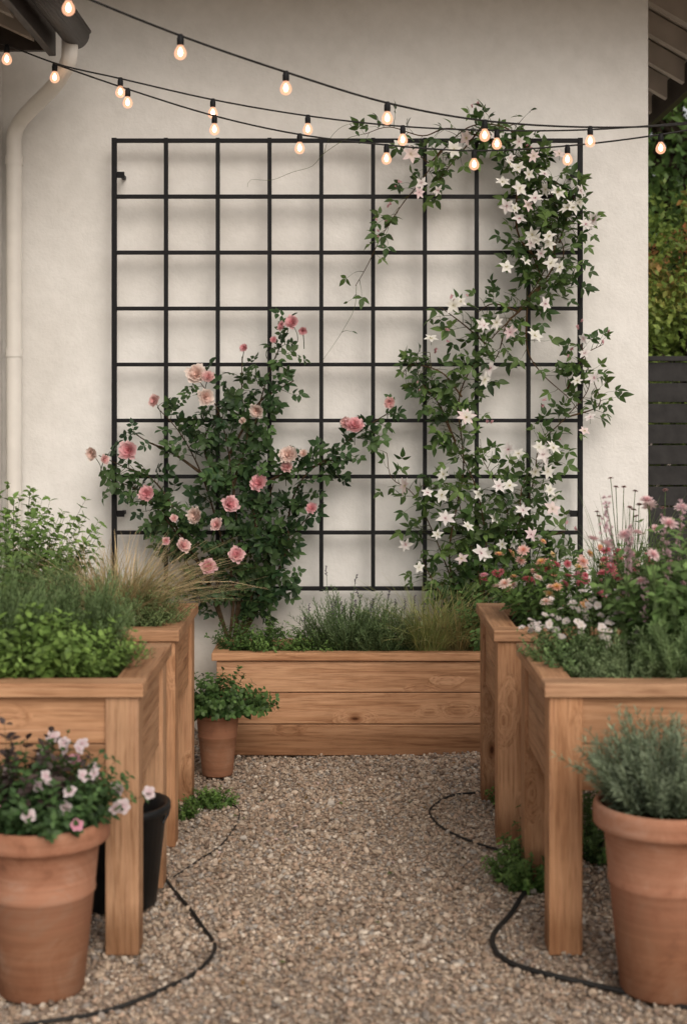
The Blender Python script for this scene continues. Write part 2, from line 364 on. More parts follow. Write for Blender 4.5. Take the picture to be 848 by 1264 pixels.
# ---------------------------------------------------------------- trellis
tx=np.linspace(-1.020,1.053,10); tz=np.linspace(.646,2.643,9); TY=6.50
bx=[]
for i,x in enumerate(tx):
    w=.011 if i in (0,9) else .009
    bx.append((x-w,x+w,TY-.011,TY+.011,tz[0]-.011,tz[-1]+.011,2))
for z in tz:
    bx.append((tx[0]-.0105,tx[-1]+.0105,TY+.0115,TY+.021,z-.008,z+.008,0))
    bx.append((tx[0]-.010,tx[-1]+.010,TY-.0085,TY+.0085,z-.0085,z+.0085,0))
for z in (2.49,.98):
    for sx,xx in ((1,tx[0]),(-1,tx[-1])):
        a,b=sorted((xx+sx*.01,xx+sx*.045)); bx.append((a,b,TY-.004,TY+.004,z-.014,z+.014,0)); a,b=sorted((xx+sx*.022,xx+sx*.038)); bx.append((a,b,TY+.004,6.601,z-.008,z+.008,1))
boards('metal_trellis',bx,[BLACK],None,.0015)

# ---------------------------------------------------------------- planters
def raised(x0,x1,y0,y1,top=.733):
    e=empty('raised_wooden_planter'); lg=.09; ct=.038; cw=.085; bt=.44; h=(top-ct-bt)/2; ov=.014
    B_=[]
    X0,X1,Y0,Y1=x0+ov,x1-ov,y0+ov,y1-ov
    for xx in (X0,X1-lg):
        for yy in (Y0,Y1-lg):
            B_.append((xx,xx+lg,yy,yy+lg,.0,top-ct-.001,2))
    boards('legs',B_,[WOOD],e,.004)
    B_=[]; i=.012; t=.026
    for k in range(2):
        z0=bt+k*h; z1=z0+h-.003
        for (ya,yb) in ((Y0+i,Y0+i+t),(Y1-i-t,Y1-i)): B_.append((X0+lg-.002,X1-lg+.002,ya,yb,z0,z1,0))
        for (xa,xb) in ((X0+i,X0+i+t),(X1-i-t,X1-i)): B_.append((xa,xb,Y0+lg-.002,Y1-lg+.002,z0,z1,1))
    boards('side_boards',B_,[WOOD],e,.002)
    boards('bottom_board',[(X0+.05,X1-.05,Y0+.05,Y1-.05,bt+.01,bt+.03,0)],[WOOD],e,.001)
    boards('top_cap',[(x0,x1,y0,y0+cw,top-ct,top,0),(x0,x1,y1-cw,y1,top-ct,top,0),
        (x0,x0+cw,y0+cw+.001,y1-cw-.001,top-ct,top,1),(x1-cw,x1,y0+cw+.001,y1-cw-.001,top-ct,top,1)],[WOOD],e,.004)
    soil('soil',X0+.04,X1-.04,Y0+.04,Y1-.04,top-.055,e)
raised(-1.5,-.535,3.90,4.55)
raised(.537,1.52,3.90,4.55)
raised(-1.5,-.545,4.84,5.49,.725)
raised(.498,1.45,4.84,5.49,.725)
e=empty('low_wooden_planter')
B_=[]; hh=.398/3
for k in range(3):
    z0=.0+k*hh
    B_+= [(-.53,1.12,6.10,6.13,z0,z0+hh-.004,0),(-.53,1.12,6.42,6.45,z0,z0+hh-.004,0),(-.53,-.50,6.131,6.419,z0,z0+hh-.004,1),(1.09,1.12,6.131,6.419,z0,z0+hh-.004,1)]
boards('side_boards',B_,[WOOD],e,.003)
boards('top_cap',[(-.55,1.14,6.085,6.15,.398,.430,0),(-.55,1.14,6.405,6.465,.398,.430,0),(-.55,-.485,6.151,6.404,.398,.430,1),(1.075,1.14,6.151,6.404,.398,.430,1)],[WOOD],e,.003)
soil('soil',-.5,1.09,6.13,6.42,.375,e)

# ---------------------------------------------------------------- pots
def pot(x,y,r,h,z=0):
    e=empty('terracotta_pot'); B=MB()
    P=[(0,.0),(r*.60,0),(r*.625,.006),(r*.70,h*.30),(r*.765,h*.56),(r*.775,h*.565),(r*.79,h*.575),(r*.795,h*.59),(r*.79,h*.605),(r*.785,h*.61),
       (r*.845,h*.86),(r*.87,h*.868),(r*.97,h*.875),(r*.995,h*.885),(r*1.0,h*.91),(r*1.0,h*.965),(r*.99,h*.985),(r*.965,h),(r*.93,h),(r*.90,h*.99),(r*.88,h*.95),(r*.86,h*.88),(r*.84,h*.85)]
    lathe(B,P,(x,y,z),72); B.build('pot_body',[TERRA],e)
    B=MB(); lathe(B,[(0,h*.93),(r*.5,h*.925),(r*.873,h*.90)],(x,y,z),40); B.build('potting_soil',[SOIL],e)
pot(-.765,3.70,.172,.435); pot(.812,3.70,.178,.475); pot(-.50,5.80,.098,.265)
B=MB(); lathe(B,[(0,.002),(.11,.002),(.14,.27),(.152,.275),(.152,.295),(.14,.297),(.132,.28),(.10,.02)],(-.665,4.33,0),40)
a=np.linspace(0,math.pi,14); tube(B,[(-.665+.15*math.cos(t),4.33-.06*math.sin(t),.285-.09*math.sin(t)) for t in a],.004,6)
B.build('plastic_bucket',[PLASTIC])

# ---------------------------------------------------------------- hoses
def hose(pts,r):
    P=smooth_path([gnd(*p) for p in pts],.02); P[:,2]=hf(P[:,0],P[:,1])+r+.003; B=MB(); tube(B,P,r,8); B.build('drip_hose',[HOSE])
hose([(190,1060),(215,1095),(245,1130),(266,1165),(245,1200),(190,1232),(110,1255),(20,1270)],.0055)
hose([(660,1090),(635,1125),(608,1160),(622,1185),(670,1205),(760,1222),(850,1245),(900,1262)],.0075)
hose([(600,978),(560,982),(531,998),(540,1018),(570,1037),(620,1055),(650,1062)],.004)
hose([(250,985),(285,992),(296,1005),(280,1035),(245,1060),(215,1078)],.0025)

# ---------------------------------------------------------------- string lights
mB,nt,b,o=newmat('bulb_glass')
em=N(nt,'ShaderNodeEmission'); em.inputs[0].default_value=(1,.50,.30,1); em.inputs[1].default_value=1.9
tr=N(nt,'ShaderNodeBsdfTransparent'); tr.inputs[0].default_value=(1,.93,.88,1); mx=N(nt,'ShaderNodeMixShader'); mx.inputs[0].default_value=.38
gl=N(nt,'ShaderNodeBsdfGlossy'); gl.inputs['Roughness'].default_value=.08; m2=N(nt,'ShaderNodeMixShader'); m2.inputs[0].default_value=.07
nt.links.new(tr.outputs[0],mx.inputs[1]); nt.links.new(em.outputs[0],mx.inputs[2]); nt.links.new(mx.outputs[0],m2.inputs[1]); nt.links.new(gl.outputs[0],m2.inputs[2]); nt.links.new(m2.outputs[0],o.inputs[0])
mF,nt,b,o=newmat('glowing_filament'); em=N(nt,'ShaderNodeEmission'); em.inputs[0].default_value=(1,.66,.38,1); em.inputs[1].default_value=14
nt.links.new(em.outputs[0],o.inputs[0])
def lights(ctrl,bulbs,cr=.0035):
    e=empty('string_lights'); P=smooth_path([site(*c) for c in ctrl],.03); B=MB(); tube(B,P,cr,6); B.build('cable',[HOSE],e)
    us=P[:,0]/P[:,1]*F+424; S=MB();G=MB();W=MB()
    for u in bulbs:
        i=int(np.argmin(abs(us-u))); c=P[i]-np.array([0,0,.002])
        lathe(S,[(0,.006),(.008,.006),(.010,-.004),(.0115,-.007),(.0115,-.026),(.010,-.029),(0,-.029)],c,14)
        lathe(G,[(.009,-.029),(.011,-.034),(.017,-.043),(.0205,-.054),(.0195,-.064),(.014,-.072),(.006,-.0765),(0,-.077)],c,18)
        lathe(W,[(0,-.037),(.003,-.039),(.0072,-.047),(.0085,-.054),(.0065,-.062),(0,-.066)],c,10)
    S.build('sockets',[BLACK],e); G.build('bulbs',[mB],e); W.build('filaments',[mF],e)
lights([(-40,-70,4.35),(85,-12,4.5),(223,44,4.75),(353,89,5.0),(478,127,5.25),(598,149,5.5),(728,157,5.75),(848,153,6.0),(960,135,6.2)],[85,223,353,478,598,728],.004)
lights([(-60,35,5.7),(9,56,5.85),(75,80,6.0),(149,97,6.0),(263,123,6.0),(380,143,6.0),(497,156,6.0),(613,161,6.0),(728,160,6.0),(848,151,6.0),(950,138,6.0)],[9,149,263,380,497,613],.0035)
lights([(68,79,6.05),(158,110,6.0),(265,143,5.95),(370,166,5.9),(477,179,5.9),(585,186,5.9),(700,180,5.9),(815,166,5.9),(950,142,5.9)],[69,158,265,370,477,585,700,815],.0035)

# ---------------------------------------------------------------- plants
OVAL=leafT(.66,3,.16,.18); OVALS=leafT(.62,2,.16,.18); POINT=leafT(.50,4,.14,.25,.75); ROUND=leafT(.85,4,.10,.22); THIN=leafT(.20,2,.1,.25,.9)
NEEDLE=(np.array([(0,0,0),(-.065,.5,.02),(.065,.5,.02),(0,1,-.08)],float),np.array([(0,2,1),(1,2,3)]),np.zeros(4))
ROSE=flowerT([(4,8,.42,.50,-.30,.7,True,1.,.01),(6,22,.48,.52,-.15,.7,True,.95,.03),(7,38,.56,.58,.05,.55,True,.7,.05),(8,54,.64,.60,.15,.45,True,.45,.07),(9,68,.72,.64,.25,.35,True,.2,.08),(9,84,.78,.66,.30,.3,True,.0,.08)],1,0,.07)
ROSE2=flowerT([(5,12,.40,.42,-.2,.7,True,1.,.02),(8,28,.48,.42,0,.6,True,.9,.05),(10,44,.56,.44,.1,.5,True,.7,.08),(12,60,.64,.46,.2,.4,True,.4,.1),(12,78,.72,.48,.3,.3,True,.1,.1)],9,0,.08)
STAR=flowerT([(5,80,1.0,.62,-.12,.25,False,0,.03)],2,.17); STAR6=flowerT([(6,74,1.0,.52,-.16,.25,False,0,.03)],5,.17)
FIVE=flowerT([(5,78,1.0,.92,-.05,.15,True,0,.02)],4,.10)
MUM=flowerT([(8,15,.45,.25,-.1,.3,True,.9,.05),(12,40,.6,.28,-.1,.3,True,.5,.08),(14,65,.75,.3,0,.3,True,.2,.1),(14,88,.85,.3,.05,.3,True,0,.1)],8)
BUD=flowerT([(5,8,1,.5,-.1,.9,True,.2,.05)],6)
def lerp(a,b,t): return np.asarray(a)*(1-t)+np.asarray(b)*t
def flowers(B,pos,face,T,size,cA,cB,jit=.25,r=R):
    pos=np.atleast_2d(pos); n=len(pos); z=nrm(np.broadcast_to(face,(n,3))+r.normal(0,jit,(n,3)))
    x=nrm(np.cross(z,nrm(r.normal(size=(n,3))))); y=np.cross(z,x)
    inst(B,T,pos,x,y,z,size,cA,cB,1)
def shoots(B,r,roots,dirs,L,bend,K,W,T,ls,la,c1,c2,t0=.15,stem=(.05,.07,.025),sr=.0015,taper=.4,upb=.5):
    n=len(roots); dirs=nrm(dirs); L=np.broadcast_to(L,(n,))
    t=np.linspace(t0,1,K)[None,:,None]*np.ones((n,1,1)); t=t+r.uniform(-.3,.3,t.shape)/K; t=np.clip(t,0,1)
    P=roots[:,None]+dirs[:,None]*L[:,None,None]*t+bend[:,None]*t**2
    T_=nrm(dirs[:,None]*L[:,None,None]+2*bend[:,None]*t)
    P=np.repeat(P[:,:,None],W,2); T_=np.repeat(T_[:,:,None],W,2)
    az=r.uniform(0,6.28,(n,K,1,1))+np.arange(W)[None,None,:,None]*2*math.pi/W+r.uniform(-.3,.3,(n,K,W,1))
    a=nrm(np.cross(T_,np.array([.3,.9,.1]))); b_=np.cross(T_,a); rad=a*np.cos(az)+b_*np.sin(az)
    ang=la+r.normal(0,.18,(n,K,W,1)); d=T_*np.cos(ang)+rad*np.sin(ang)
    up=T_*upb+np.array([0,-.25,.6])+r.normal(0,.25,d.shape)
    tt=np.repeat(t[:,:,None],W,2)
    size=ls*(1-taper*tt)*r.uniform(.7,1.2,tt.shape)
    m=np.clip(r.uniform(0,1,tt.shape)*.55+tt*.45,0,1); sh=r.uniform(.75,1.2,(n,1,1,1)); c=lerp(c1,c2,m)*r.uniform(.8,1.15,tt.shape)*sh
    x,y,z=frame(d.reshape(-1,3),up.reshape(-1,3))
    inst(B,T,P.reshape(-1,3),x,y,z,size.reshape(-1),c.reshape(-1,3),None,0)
    for i in range(n):
        q=np.linspace(0,1,5)[:,None]; tube(B,roots[i]+dirs[i]*L[i]*q+bend[i]*q**2,np.linspace(sr,sr*.4,5),3,stem,2)
    return roots+dirs*L[:,None]+bend
GB=1.35
def mound(name,c,rad,h,n,K,W,T,ls,la,c1,c2,seed,lean=.5,droop=.0,flw=None,stem=(.05,.07,.025),sr=.0015,taper=.4,hv=.3,B=None,build=True):
    r=np.random.default_rng(seed); B=B or MB(); c=np.array(c,float); rad=np.array(rad,float) if np.ndim(rad) else np.array([rad,rad])
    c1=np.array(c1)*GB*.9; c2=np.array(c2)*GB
    a=r.uniform(0,6.28,n); q=np.sqrt(r.uniform(0,1,n)); off=np.stack([np.cos(a)*q*rad[0],np.sin(a)*q*rad[1],np.zeros(n)],1)
    roots=c+off*.65
    dirs=np.stack([off[:,0]/rad[0]*lean,off[:,1]/rad[1]*lean,np.ones(n)],1)+r.normal(0,.12,(n,3))
    L=h*(1-.35*q**2)*r.uniform(1-hv,1+hv*.4,n)
    bend=np.stack([off[:,0]/rad[0],off[:,1]/rad[1],np.zeros(n)],1)*L[:,None]*r.uniform(-.1,.35,(n,1)); bend[:,2]-=droop*L*q
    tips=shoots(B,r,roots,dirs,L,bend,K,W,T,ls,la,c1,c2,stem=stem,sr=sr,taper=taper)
    if flw:
        for (cnt,FT,sz,cA,cB,face) in flw:
            idx=r.choice(n,min(cnt,n),replace=False); flowers(B,tips[idx]+np.array([0,0,.004]),face,FT,sz*r.uniform(.8,1.15,len(idx)),lerp(cA,np.array(cA)*.85,r.uniform(0,1,(len(idx),1))),cB,.35,r)
    if build: B.build(name,PM)
    return B,tips
def grass(B,r,c,rad,n,h,arch,w,c1,c2,K=7):
    a=r.uniform(0,6.28,n); q=np.sqrt(r.uniform(0,1,n)); base=np.array(c)+np.stack([np.cos(a)*q*rad,np.sin(a)*q*rad,np.zeros(n)],1)
    a2=a+r.normal(0,.7,n); az=np.stack([np.cos(a2),np.sin(a2),np.zeros(n)],1)
    H=h*r.uniform(.55,1.1,n); A=arch*r.uniform(.2,1.25,n)*h
    t=np.linspace(0,1,K)[None,:,None]; droop=r.uniform(0,.75,n)[:,None,None]*np.clip(A/(arch*h),0,1)[:,None,None]
    P=base[:,None]+np.array([0,0,1])*(H[:,None,None]*(t-droop*t**3*.8))+az[:,None]*A[:,None,None]*t**1.8
    side=nrm(np.cross(az,np.array([0,0,1.]))+r.normal(0,.4,(n,3)))[:,None]
    wd=(w*(1-t**1.5)+.0003)*r.uniform(.6,1.2,(n,1,1))
    v=np.stack([P-side*wd,P+side*wd],2).reshape(n,-1,3)
    k=np.arange(K-1)*2; f=np.stack([k,k+1,k+3,k+2],1)
    col=lerp(c1,c2,np.clip(r.uniform(0,1,(n,1,1))*.7+t*.4,0,1)); col=np.repeat(col,2,1).reshape(-1,3)
    B.add(v.reshape(-1,3),(f[None]+(np.arange(n)*K*2)[:,None,None]).reshape(-1,4),col,0)

# ---- climbers
def climb(B,r,path,depth,dens,twl,T,ls,c1,c2,tri,r0=.006,rr1=.0015,stemcol=(.07,.045,.025),start=0.0,n_leaf=4,wob=.02):
    P=np.array([site(u,v,depth) for u,v in path]); P[1:,1]+=r.normal(0,wob,len(P)-1); P[1:,0]+=r.normal(0,.006,len(P)-1)
    P=smooth_path(P,.02); K=len(P); tube(B,P,np.linspace(r0,rr1,K),6,stemcol,2)
    tan=nrm(np.gradient(P,axis=0))
    for i in range(int(start*K),K):
        if r.uniform()>dens: continue
        side=r.choice([-1,1]); per=np.cross(tan[i],np.array([0,1,0]))*side
        d=nrm(per*r.uniform(.3,1.1)+tan[i]*r.uniform(.0,1)+np.array([0,-.35*r.uniform(0,1.6),r.uniform(-.2,.5)]))
        L=twl*r.uniform(.35,1.3)*(1-.45*i/K); nn=max(1,int(L/.03*n_leaf/4)); bend=np.array([r.normal(0,.2),r.normal(-.1,.15),-r.uniform(.0,.35)])*L
        q=np.linspace(0,1,5)[:,None]; tube(B,P[i]+d*L*q+bend*q**2,np.linspace(.0018,.0008,5),3,lerp(stemcol,(.06,.10,.03),.6),2)
        tw=r.uniform(.7,1.25)
        for k in range(nn):
            t=(k+1)/nn; pp=P[i]+d*L*t+bend*t*t
            if pp[1]>6.585: pp[1]=6.585
            tn=nrm(d*L+2*bend*t)
            rd=nrm(np.cross(tn,r.normal(size=3)))
            if k==nn-1: rd=rd*.2
            pd=nrm(tn*.5+rd*.9); pet=ls*r.uniform(.4,1.0); c0=pp+pd*pet
            up0=np.array([r.normal(0,.45),-1+r.normal(0,.3),.75+r.normal(0,.35)])
            x,y,z=frame(pd[None],up0[None]); x,y,z=x[0],y[0],z[0]
            cc=lerp(c1,c2,r.uniform()**1.3)*r.uniform(.8,1.15)*tw; sz=ls*r.uniform(.7,1.2)
            D=[y]; O=[c0]
            if tri>=3: D+=[nrm(y*.35+x),nrm(y*.35-x)]; O+=[c0-pd*.1*sz]*2
            if tri>=5: D+=[nrm(y*.3+x),nrm(y*.3-x)]; O+=[c0-pd*.75*sz]*2
            D=np.array(D)+r.normal(0,.12,(len(D),3)); O=np.array(O)
            X,Y,Z=frame(D,np.broadcast_to(z,(len(D),3))+r.normal(0,.25,(len(D),3)))
            inst(B,T,O,X,Y,Z,sz*np.r_[1,np.full(len(D)-1,.85)],np.broadcast_to(cc,(len(D),3)),None,0)
            if k%2==0: tube(B,[pp,c0],.0007,3,(.05,.09,.03),2)
    return P
r=np.random.default_rng(21); B=MB()
G1=(.022,.055,.020); G2=(.085,.15,.048)
RD=6.45
paths=[([(285,800),(268,740),(240,680),(215,625),(185,592),(150,575),(122,562)],.8,.11,.2),
 ([(283,800),(288,720),(268,650),(250,585),(225,535),(196,503)],.8,.12,.2),
 ([(287,800),(300,720),(290,640),(284,560),(268,505),(250,472)],.85,.13,.15),
 ([(289,800),(312,730),(316,660),(306,580),(318,505),(338,450),(357,408)],.8,.11,.12),
 ([(291,800),(325,740),(352,680),(356,625),(378,585),(410,562),(440,535),(487,505)],.95,.11,.12),
 ([(288,800),(302,700),(328,630),(345,575)],.85,.13,.12),
 ([(282,790),(250,705),(205,640),(172,602)],.8,.12,.2),
 ([(286,650),(290,590),(304,540),(300,490),(302,440)],.65,.09,.1),
 ([(292,795),(335,720),(365,660),(384,632)],.75,.09,.12),
 ([(284,795),(262,740),(235,705),(215,668)],.75,.09,.2),
 ([(290,790),(318,750),(330,690),(345,640)],.75,.09,.2),
 ([(286,620),(250,560),(262,520),(300,478)],.75,.10,.1),
 ([(300,620),(340,590),(390,575),(430,560)],.9,.10,.1),
 ([(240,680),(190,620),(160,600),(140,595)],.8,.08,.1),
 ([(284,560),(320,500),(345,480),(360,470)],.7,.08,.2),
 ([(250,585),(215,560),(185,545),(170,535)],.6,.08,.2)]
for p,d,tw,st in paths: climb(B,r,p,RD,d*.9,tw,OVAL,.042,G1,G2,5,.008,.002,(.075,.05,.03),st)
roses=[(115,560,9,0),(129,567,6,1),(160,557,12,2),(181,610,11,2),(192,495,8,1),(243,463,13,0),(257,466,9,1),(253,491,11,0),(318,507,9,0),(302,430,6,2),(349,403,7,2),(361,399,9,2),(374,408,6,2),(357,563,13,0),(354,578,9,1),(320,597,12,2),(283,623,11,2),(243,636,12,0),(268,648,8,1),(257,700,10,2),(292,685,10,2),(226,674,9,1),(385,628,8,2),(437,527,13,2),(427,522,8,1),(480,497,8,1),(205,668,5,2),(338,420,5,2),(300,520,5,0),(215,640,5,1),(375,560,6,0)]
RC=[((.84,.74,.68),(.84,.60,.52)),((.84,.64,.61),(.80,.44,.43)),((.83,.56,.57),(.75,.32,.35))]
for u,v,s,k in roses:
    p=site(u,v,RD-.12+r.uniform(-.02,.02)); cA,cB=RC[k]
    flowers(B,p,(r.normal(0,.35),-1,.25+r.normal(0,.25)),[ROSE,ROSE2][r.integers(2)],s/278*1.22,cA,cB,.1,r)
    q=site(u+r.normal(0,5),v+14,RD-.02); tube(B,smooth_path([q+(0,.03,-.03),q,p],.02),.0018,4,(.06,.09,.03),2)
B.build('climbing_rose',PM)

r=np.random.default_rng(5); B=MB(); CD=6.45; C1=(.033,.072,.019); C2=(.13,.205,.055)
cp=[([(585,790),(600,700),(590,610),(562,545),(535,485),(528,435)],.8,.11,.1),
 ([(590,790),(625,690),(655,600),(668,550),(700,515),(728,475),(716,420)],.8,.10,.1),
 ([(580,790),(555,690),(572,580),(570,490),(600,425),(640,385),(672,330),(690,280),(668,225),(625,180),(592,148)],.75,.10,.1),
 ([(588,790),(560,720),(535,660),(510,610),(480,590),(475,560)],.8,.10,.1),
 ([(590,790),(640,730),(670,670),(700,655)],.9,.12,.1),
 ([(585,780),(590,720),(575,650),(555,600),(520,600)],.9,.12,.1),
 ([(595,780),(610,700),(625,640),(610,590),(590,560)],.9,.12,.1),
 ([(600,780),(640,700),(640,640),(650,590),(690,560)],.9,.12,.1),
 ([(580,790),(560,740),(590,690),(640,670)],.9,.12,.1),
 ([(600,780),(660,740),(690,700),(690,680)],.9,.11,.1),
 ([(575,790),(545,740),(525,700),(520,680)],.9,.09,.1),
 ([(672,330),(640,290),(640,230),(655,190),(620,160),(580,155),(545,185),(520,225),(497,250),(472,290),(452,330),(440,352)],.65,.07,0),
 ([(690,280),(712,270),(700,240),(680,225)],.95,.09,0),
 ([(690,300),(700,255),(672,215),(640,200),(610,180)],1,.11,0),
 ([(640,385),(665,350),(655,300),(670,260),(660,225)],1,.11,0),
 ([(650,370),(680,330),(680,290),(655,240),(630,200)],1,.10,0),
 ([(660,360),(690,330),(695,300),(670,280)],.95,.10,0),
 ([(600,425),(570,400),(545,380)],.9,.08,0),
 ([(640,385),(610,375),(590,385)],.9,.08,0),
 ([(640,385),(625,400),(612,440),(590,460)],.8,.08,0),
 ([(625,180),(560,160),(520,168),(480,158),(450,165)],.6,.05,0),
 ([(545,185),(530,200),(510,180)],.8,.07,0),([(600,150),(570,185),(545,215),(530,235)],.8,.07,0),
 ([(570,490),(545,460),(510,450),(498,460)],.9,.08,0),
 ([(562,545),(540,500),(520,470),(512,440)],.9,.08,0),
 ([(700,515),(740,500),(730,470)],.6,.06,0),([(700,480),(720,440),(740,425)],.6,.06,0),
 ([(650,380),(652,430),(670,460),(700,490),(715,505)],.4,.05,0),
 ([(592,148),(610,158),(640,150)],.9,.07,0)]
for p,d,tw,st in cp: climb(B,r,p,CD,d,tw,POINT,.049,C1,C2,3,.0045,.0015,(.09,.055,.03),st)
for p in ([(440,352),(438,380),(428,405),(412,425),(400,445)],[(450,165),(425,172),(400,190),(385,205),(360,213),(335,222),(310,222),(304,232)],[(400,190),(405,172),(425,158),(450,150)]):
    climb(B,r,p,CD,.13,.03,POINT,.030,C1,C2,1,.0012,.0006,(.10,.12,.04),0)
cf=[(625,255),(640,207),(657,290),(668,313),(680,325),(652,215),(700,257),(716,236),(733,272),(625,330),(648,322),(560,377),(597,402),(612,398),(630,410),(517,238),(590,610),(615,600),(527,608),(545,612),(665,552),(682,553),(540,660),(593,682),(620,672),(577,650),(500,672),(645,630),(712,470),(733,467),(728,515),(720,418),(532,418),(660,582),(575,515),(640,175),(610,170),(630,195),(688,238),(676,300),(690,330),(605,455),(678,605),(550,640),(500,600),(628,600),(560,185),(507,190),(690,190),(715,250),(540,235),(672,375),(570,690),(610,640),(655,660),(640,560),(620,225),(672,215),(660,245),(640,270),(655,300)]
cf+= [(u+r.normal(0,16),v+r.normal(0,14)) for u,v in [cf[i] for i in r.choice(len(cf),30,replace=False)]]
for u,v in cf:
    p=site(u,v,CD-.105+r.uniform(-.03,.02)); pk=r.uniform()<.15
    flowers(B,p,(r.normal(0,.5),-1,.35+r.normal(0,.4)),[STAR,STAR6][r.integers(2)],r.uniform(.026,.043),(.84,.70,.71) if pk else (.86,.84,.81),(.50,.46,.18) if r.uniform()<.7 else (.5,.2,.25),.2,r)
    q=site(u,v+8,CD-.01); tube(B,[q,p],.001,3,(.07,.11,.03),2)
pk=[(487,255),(470,272),(495,232),(465,290),(588,130),(478,300),(655,185),(548,420),(722,405),(700,430),(515,475),(535,435),(575,370),(552,368),(690,545),(745,420),(705,640),(660,500),(600,520)]
for u,v in pk:
    for k in range(2):
        p=site(u+r.normal(0,5),v+r.normal(0,5),CD-.05); flowers(B,p,r.normal(0,.5,3)+(0,-.6,.5),BUD,r.uniform(.014,.024),(.76,.50,.53),(.66,.36,.40),.2,r)
B.build('clematis_vine',PM)

# ---- back planter
BR1=(.045,.10,.02); BR2=(.17,.26,.06)
mound('oregano_plant',(-.30,6.24,.37),(.14,.10),.17,90,7,2,OVALS,.026,1.0,(.04,.09,.02),(.12,.2,.05),31,.9)
mound('oregano_plant',(-.14,6.22,.37),(.09,.08),.14,60,7,2,OVALS,.024,1.0,(.04,.09,.02),(.12,.2,.05),32,.9)
def lav(name,c,rad,h,n,seed,nf=10):
    B,t=mound(name,c,rad,h,n,18,3,NEEDLE,.038,.55,(.045,.085,.03),(.16,.23,.10),seed,.6,build=False)
    rr=np.random.default_rng(seed+1)
    for i in rr.choice(n,nf,replace=False):
        d=nrm(np.array([rr.normal(0,.15),rr.normal(0,.1),1])); L=rr.uniform(.04,.12); tube(B,[t[i]-d*.03,t[i]+d*L],.0011,3,(.1,.14,.07),2)
        m=9; q=np.linspace(.6,1.0,m); z=nrm(rr.normal(0,.8,(m,3))+(0,0,.7)); x=nrm(np.cross(z,rr.normal(size=(m,3)))); y=np.cross(z,x)
        inst(B,BUD,t[i]+d*L*q[:,None],x,y,z,.008,(.19,.15,.22),(.12,.10,.12),1)
    B.build(name,PM)
lav('lavender_plant',(.02,6.27,.37),(.17,.11),.28,190,41,12)
lav('lavender_plant',(.17,6.24,.37),(.12,.10),.24,130,43,8)
def grassp(name,c,rad,n,h,arch,w,c1,c2,seed,extra=None):
    B=MB(); rr=np.random.default_rng(seed); grass(B,rr,c,rad,n,h,arch,w,c1,c2)
    if extra: grass(B,rr,c,rad,*extra)
    B.build(name,PM)
grassp('ornamental_grass',(.36,6.22,.37),.07,620,.35,.75,.0020,(.13,.20,.05),(.44,.44,.18),51)
grassp('ornamental_grass',(.48,6.24,.37),.06,320,.31,.85,.0019,(.20,.20,.07),(.55,.42,.20),52)
mound('salvia_plant',(.60,6.27,.37),(.11,.09),.30,55,9,2,POINT,.045,1.0,(.03,.07,.02),(.10,.17,.05),53,.6)
mound('salvia_plant',(.85,6.25,.37),(.18,.1),.32,70,9,2,POINT,.045,1.0,(.03,.07,.02),(.10,.17,.05),54,.6)
mound('fern_plant',(-.42,6.25,.37),(.10,.1),.20,50,9,2,OVALS,.03,1.0,(.02,.06,.015),(.07,.12,.03),55,.7)
mound('trailing_ivy_plant',(-.50,5.80,.24),(.18,.13),.20,130,7,2,ROUND,.032,1.1,(.02,.06,.015),(.085,.15,.04),61,1.15,.5)

# ---- left rear planter
Z2=.67
mound('mint_plant',(-1.18,5.2,Z2),(.20,.16),.50,110,14,2,OVAL,.044,1.05,(.045,.10,.022),(.16,.25,.065),71,.45)
grassp('ornamental_grass',(-.80,5.13,Z2),.12,950,.34,1.15,.0019,(.28,.24,.11),(.70,.53,.31),72,(420,.28,.6,.0019,(.10,.17,.045),(.28,.31,.11)))
mound('thyme_plant',(-.70,5.05,Z2),(.13,.14),.19,190,14,2,THIN,.024,.9,(.07,.12,.04),(.21,.28,.11),73,.9)
mound('thyme_plant',(-.88,5.0,Z2),(.13,.12),.22,170,14,2,THIN,.024,.9,(.07,.12,.04),(.21,.28,.11),74,.8)
# ---- left front planter
Z1=.68
def rosemary(c,rad,h,n,seed): mound('rosemary_plant',c,rad,h,n,26,4,NEEDLE,.032,.75,(.05,.095,.033),(.19,.27,.11),seed,.35,hv=.4,taper=.3)
rosemary((-1.04,4.20,Z1),(.17,.16),.40,150,81); rosemary((-.78,4.38,Z1),(.12,.09),.29,110,82); rosemary((-.93,4.42,Z1),(.10,.08),.29,80,84)
mound('oregano_plant',(-.76,4.15,Z1),(.14,.15),.19,170,9,2,OVALS,.028,1.05,BR1,BR2,83,.8)
mound('basil_plant',(-.86,4.08,Z1),(.12,.09),.23,80,9,2,OVAL,.040,1.05,BR1,(.19,.29,.07),85,.6)
mound('oregano_plant',(-.97,4.05,Z1),(.11,.08),.16,80,8,2,OVALS,.028,1.05,BR1,BR2,86,.7)
mound('mint_plant',(-1.30,4.2,Z1),(.14,.15),.3,70,10,2,OVAL,.036,1.05,BR1,BR2,87,.5)
mound('thyme_plant',(-.665,4.26,Z1),(.06,.14),.13,100,10,2,THIN,.022,.9,(.07,.12,.04),(.21,.28,.11),88,1.0)

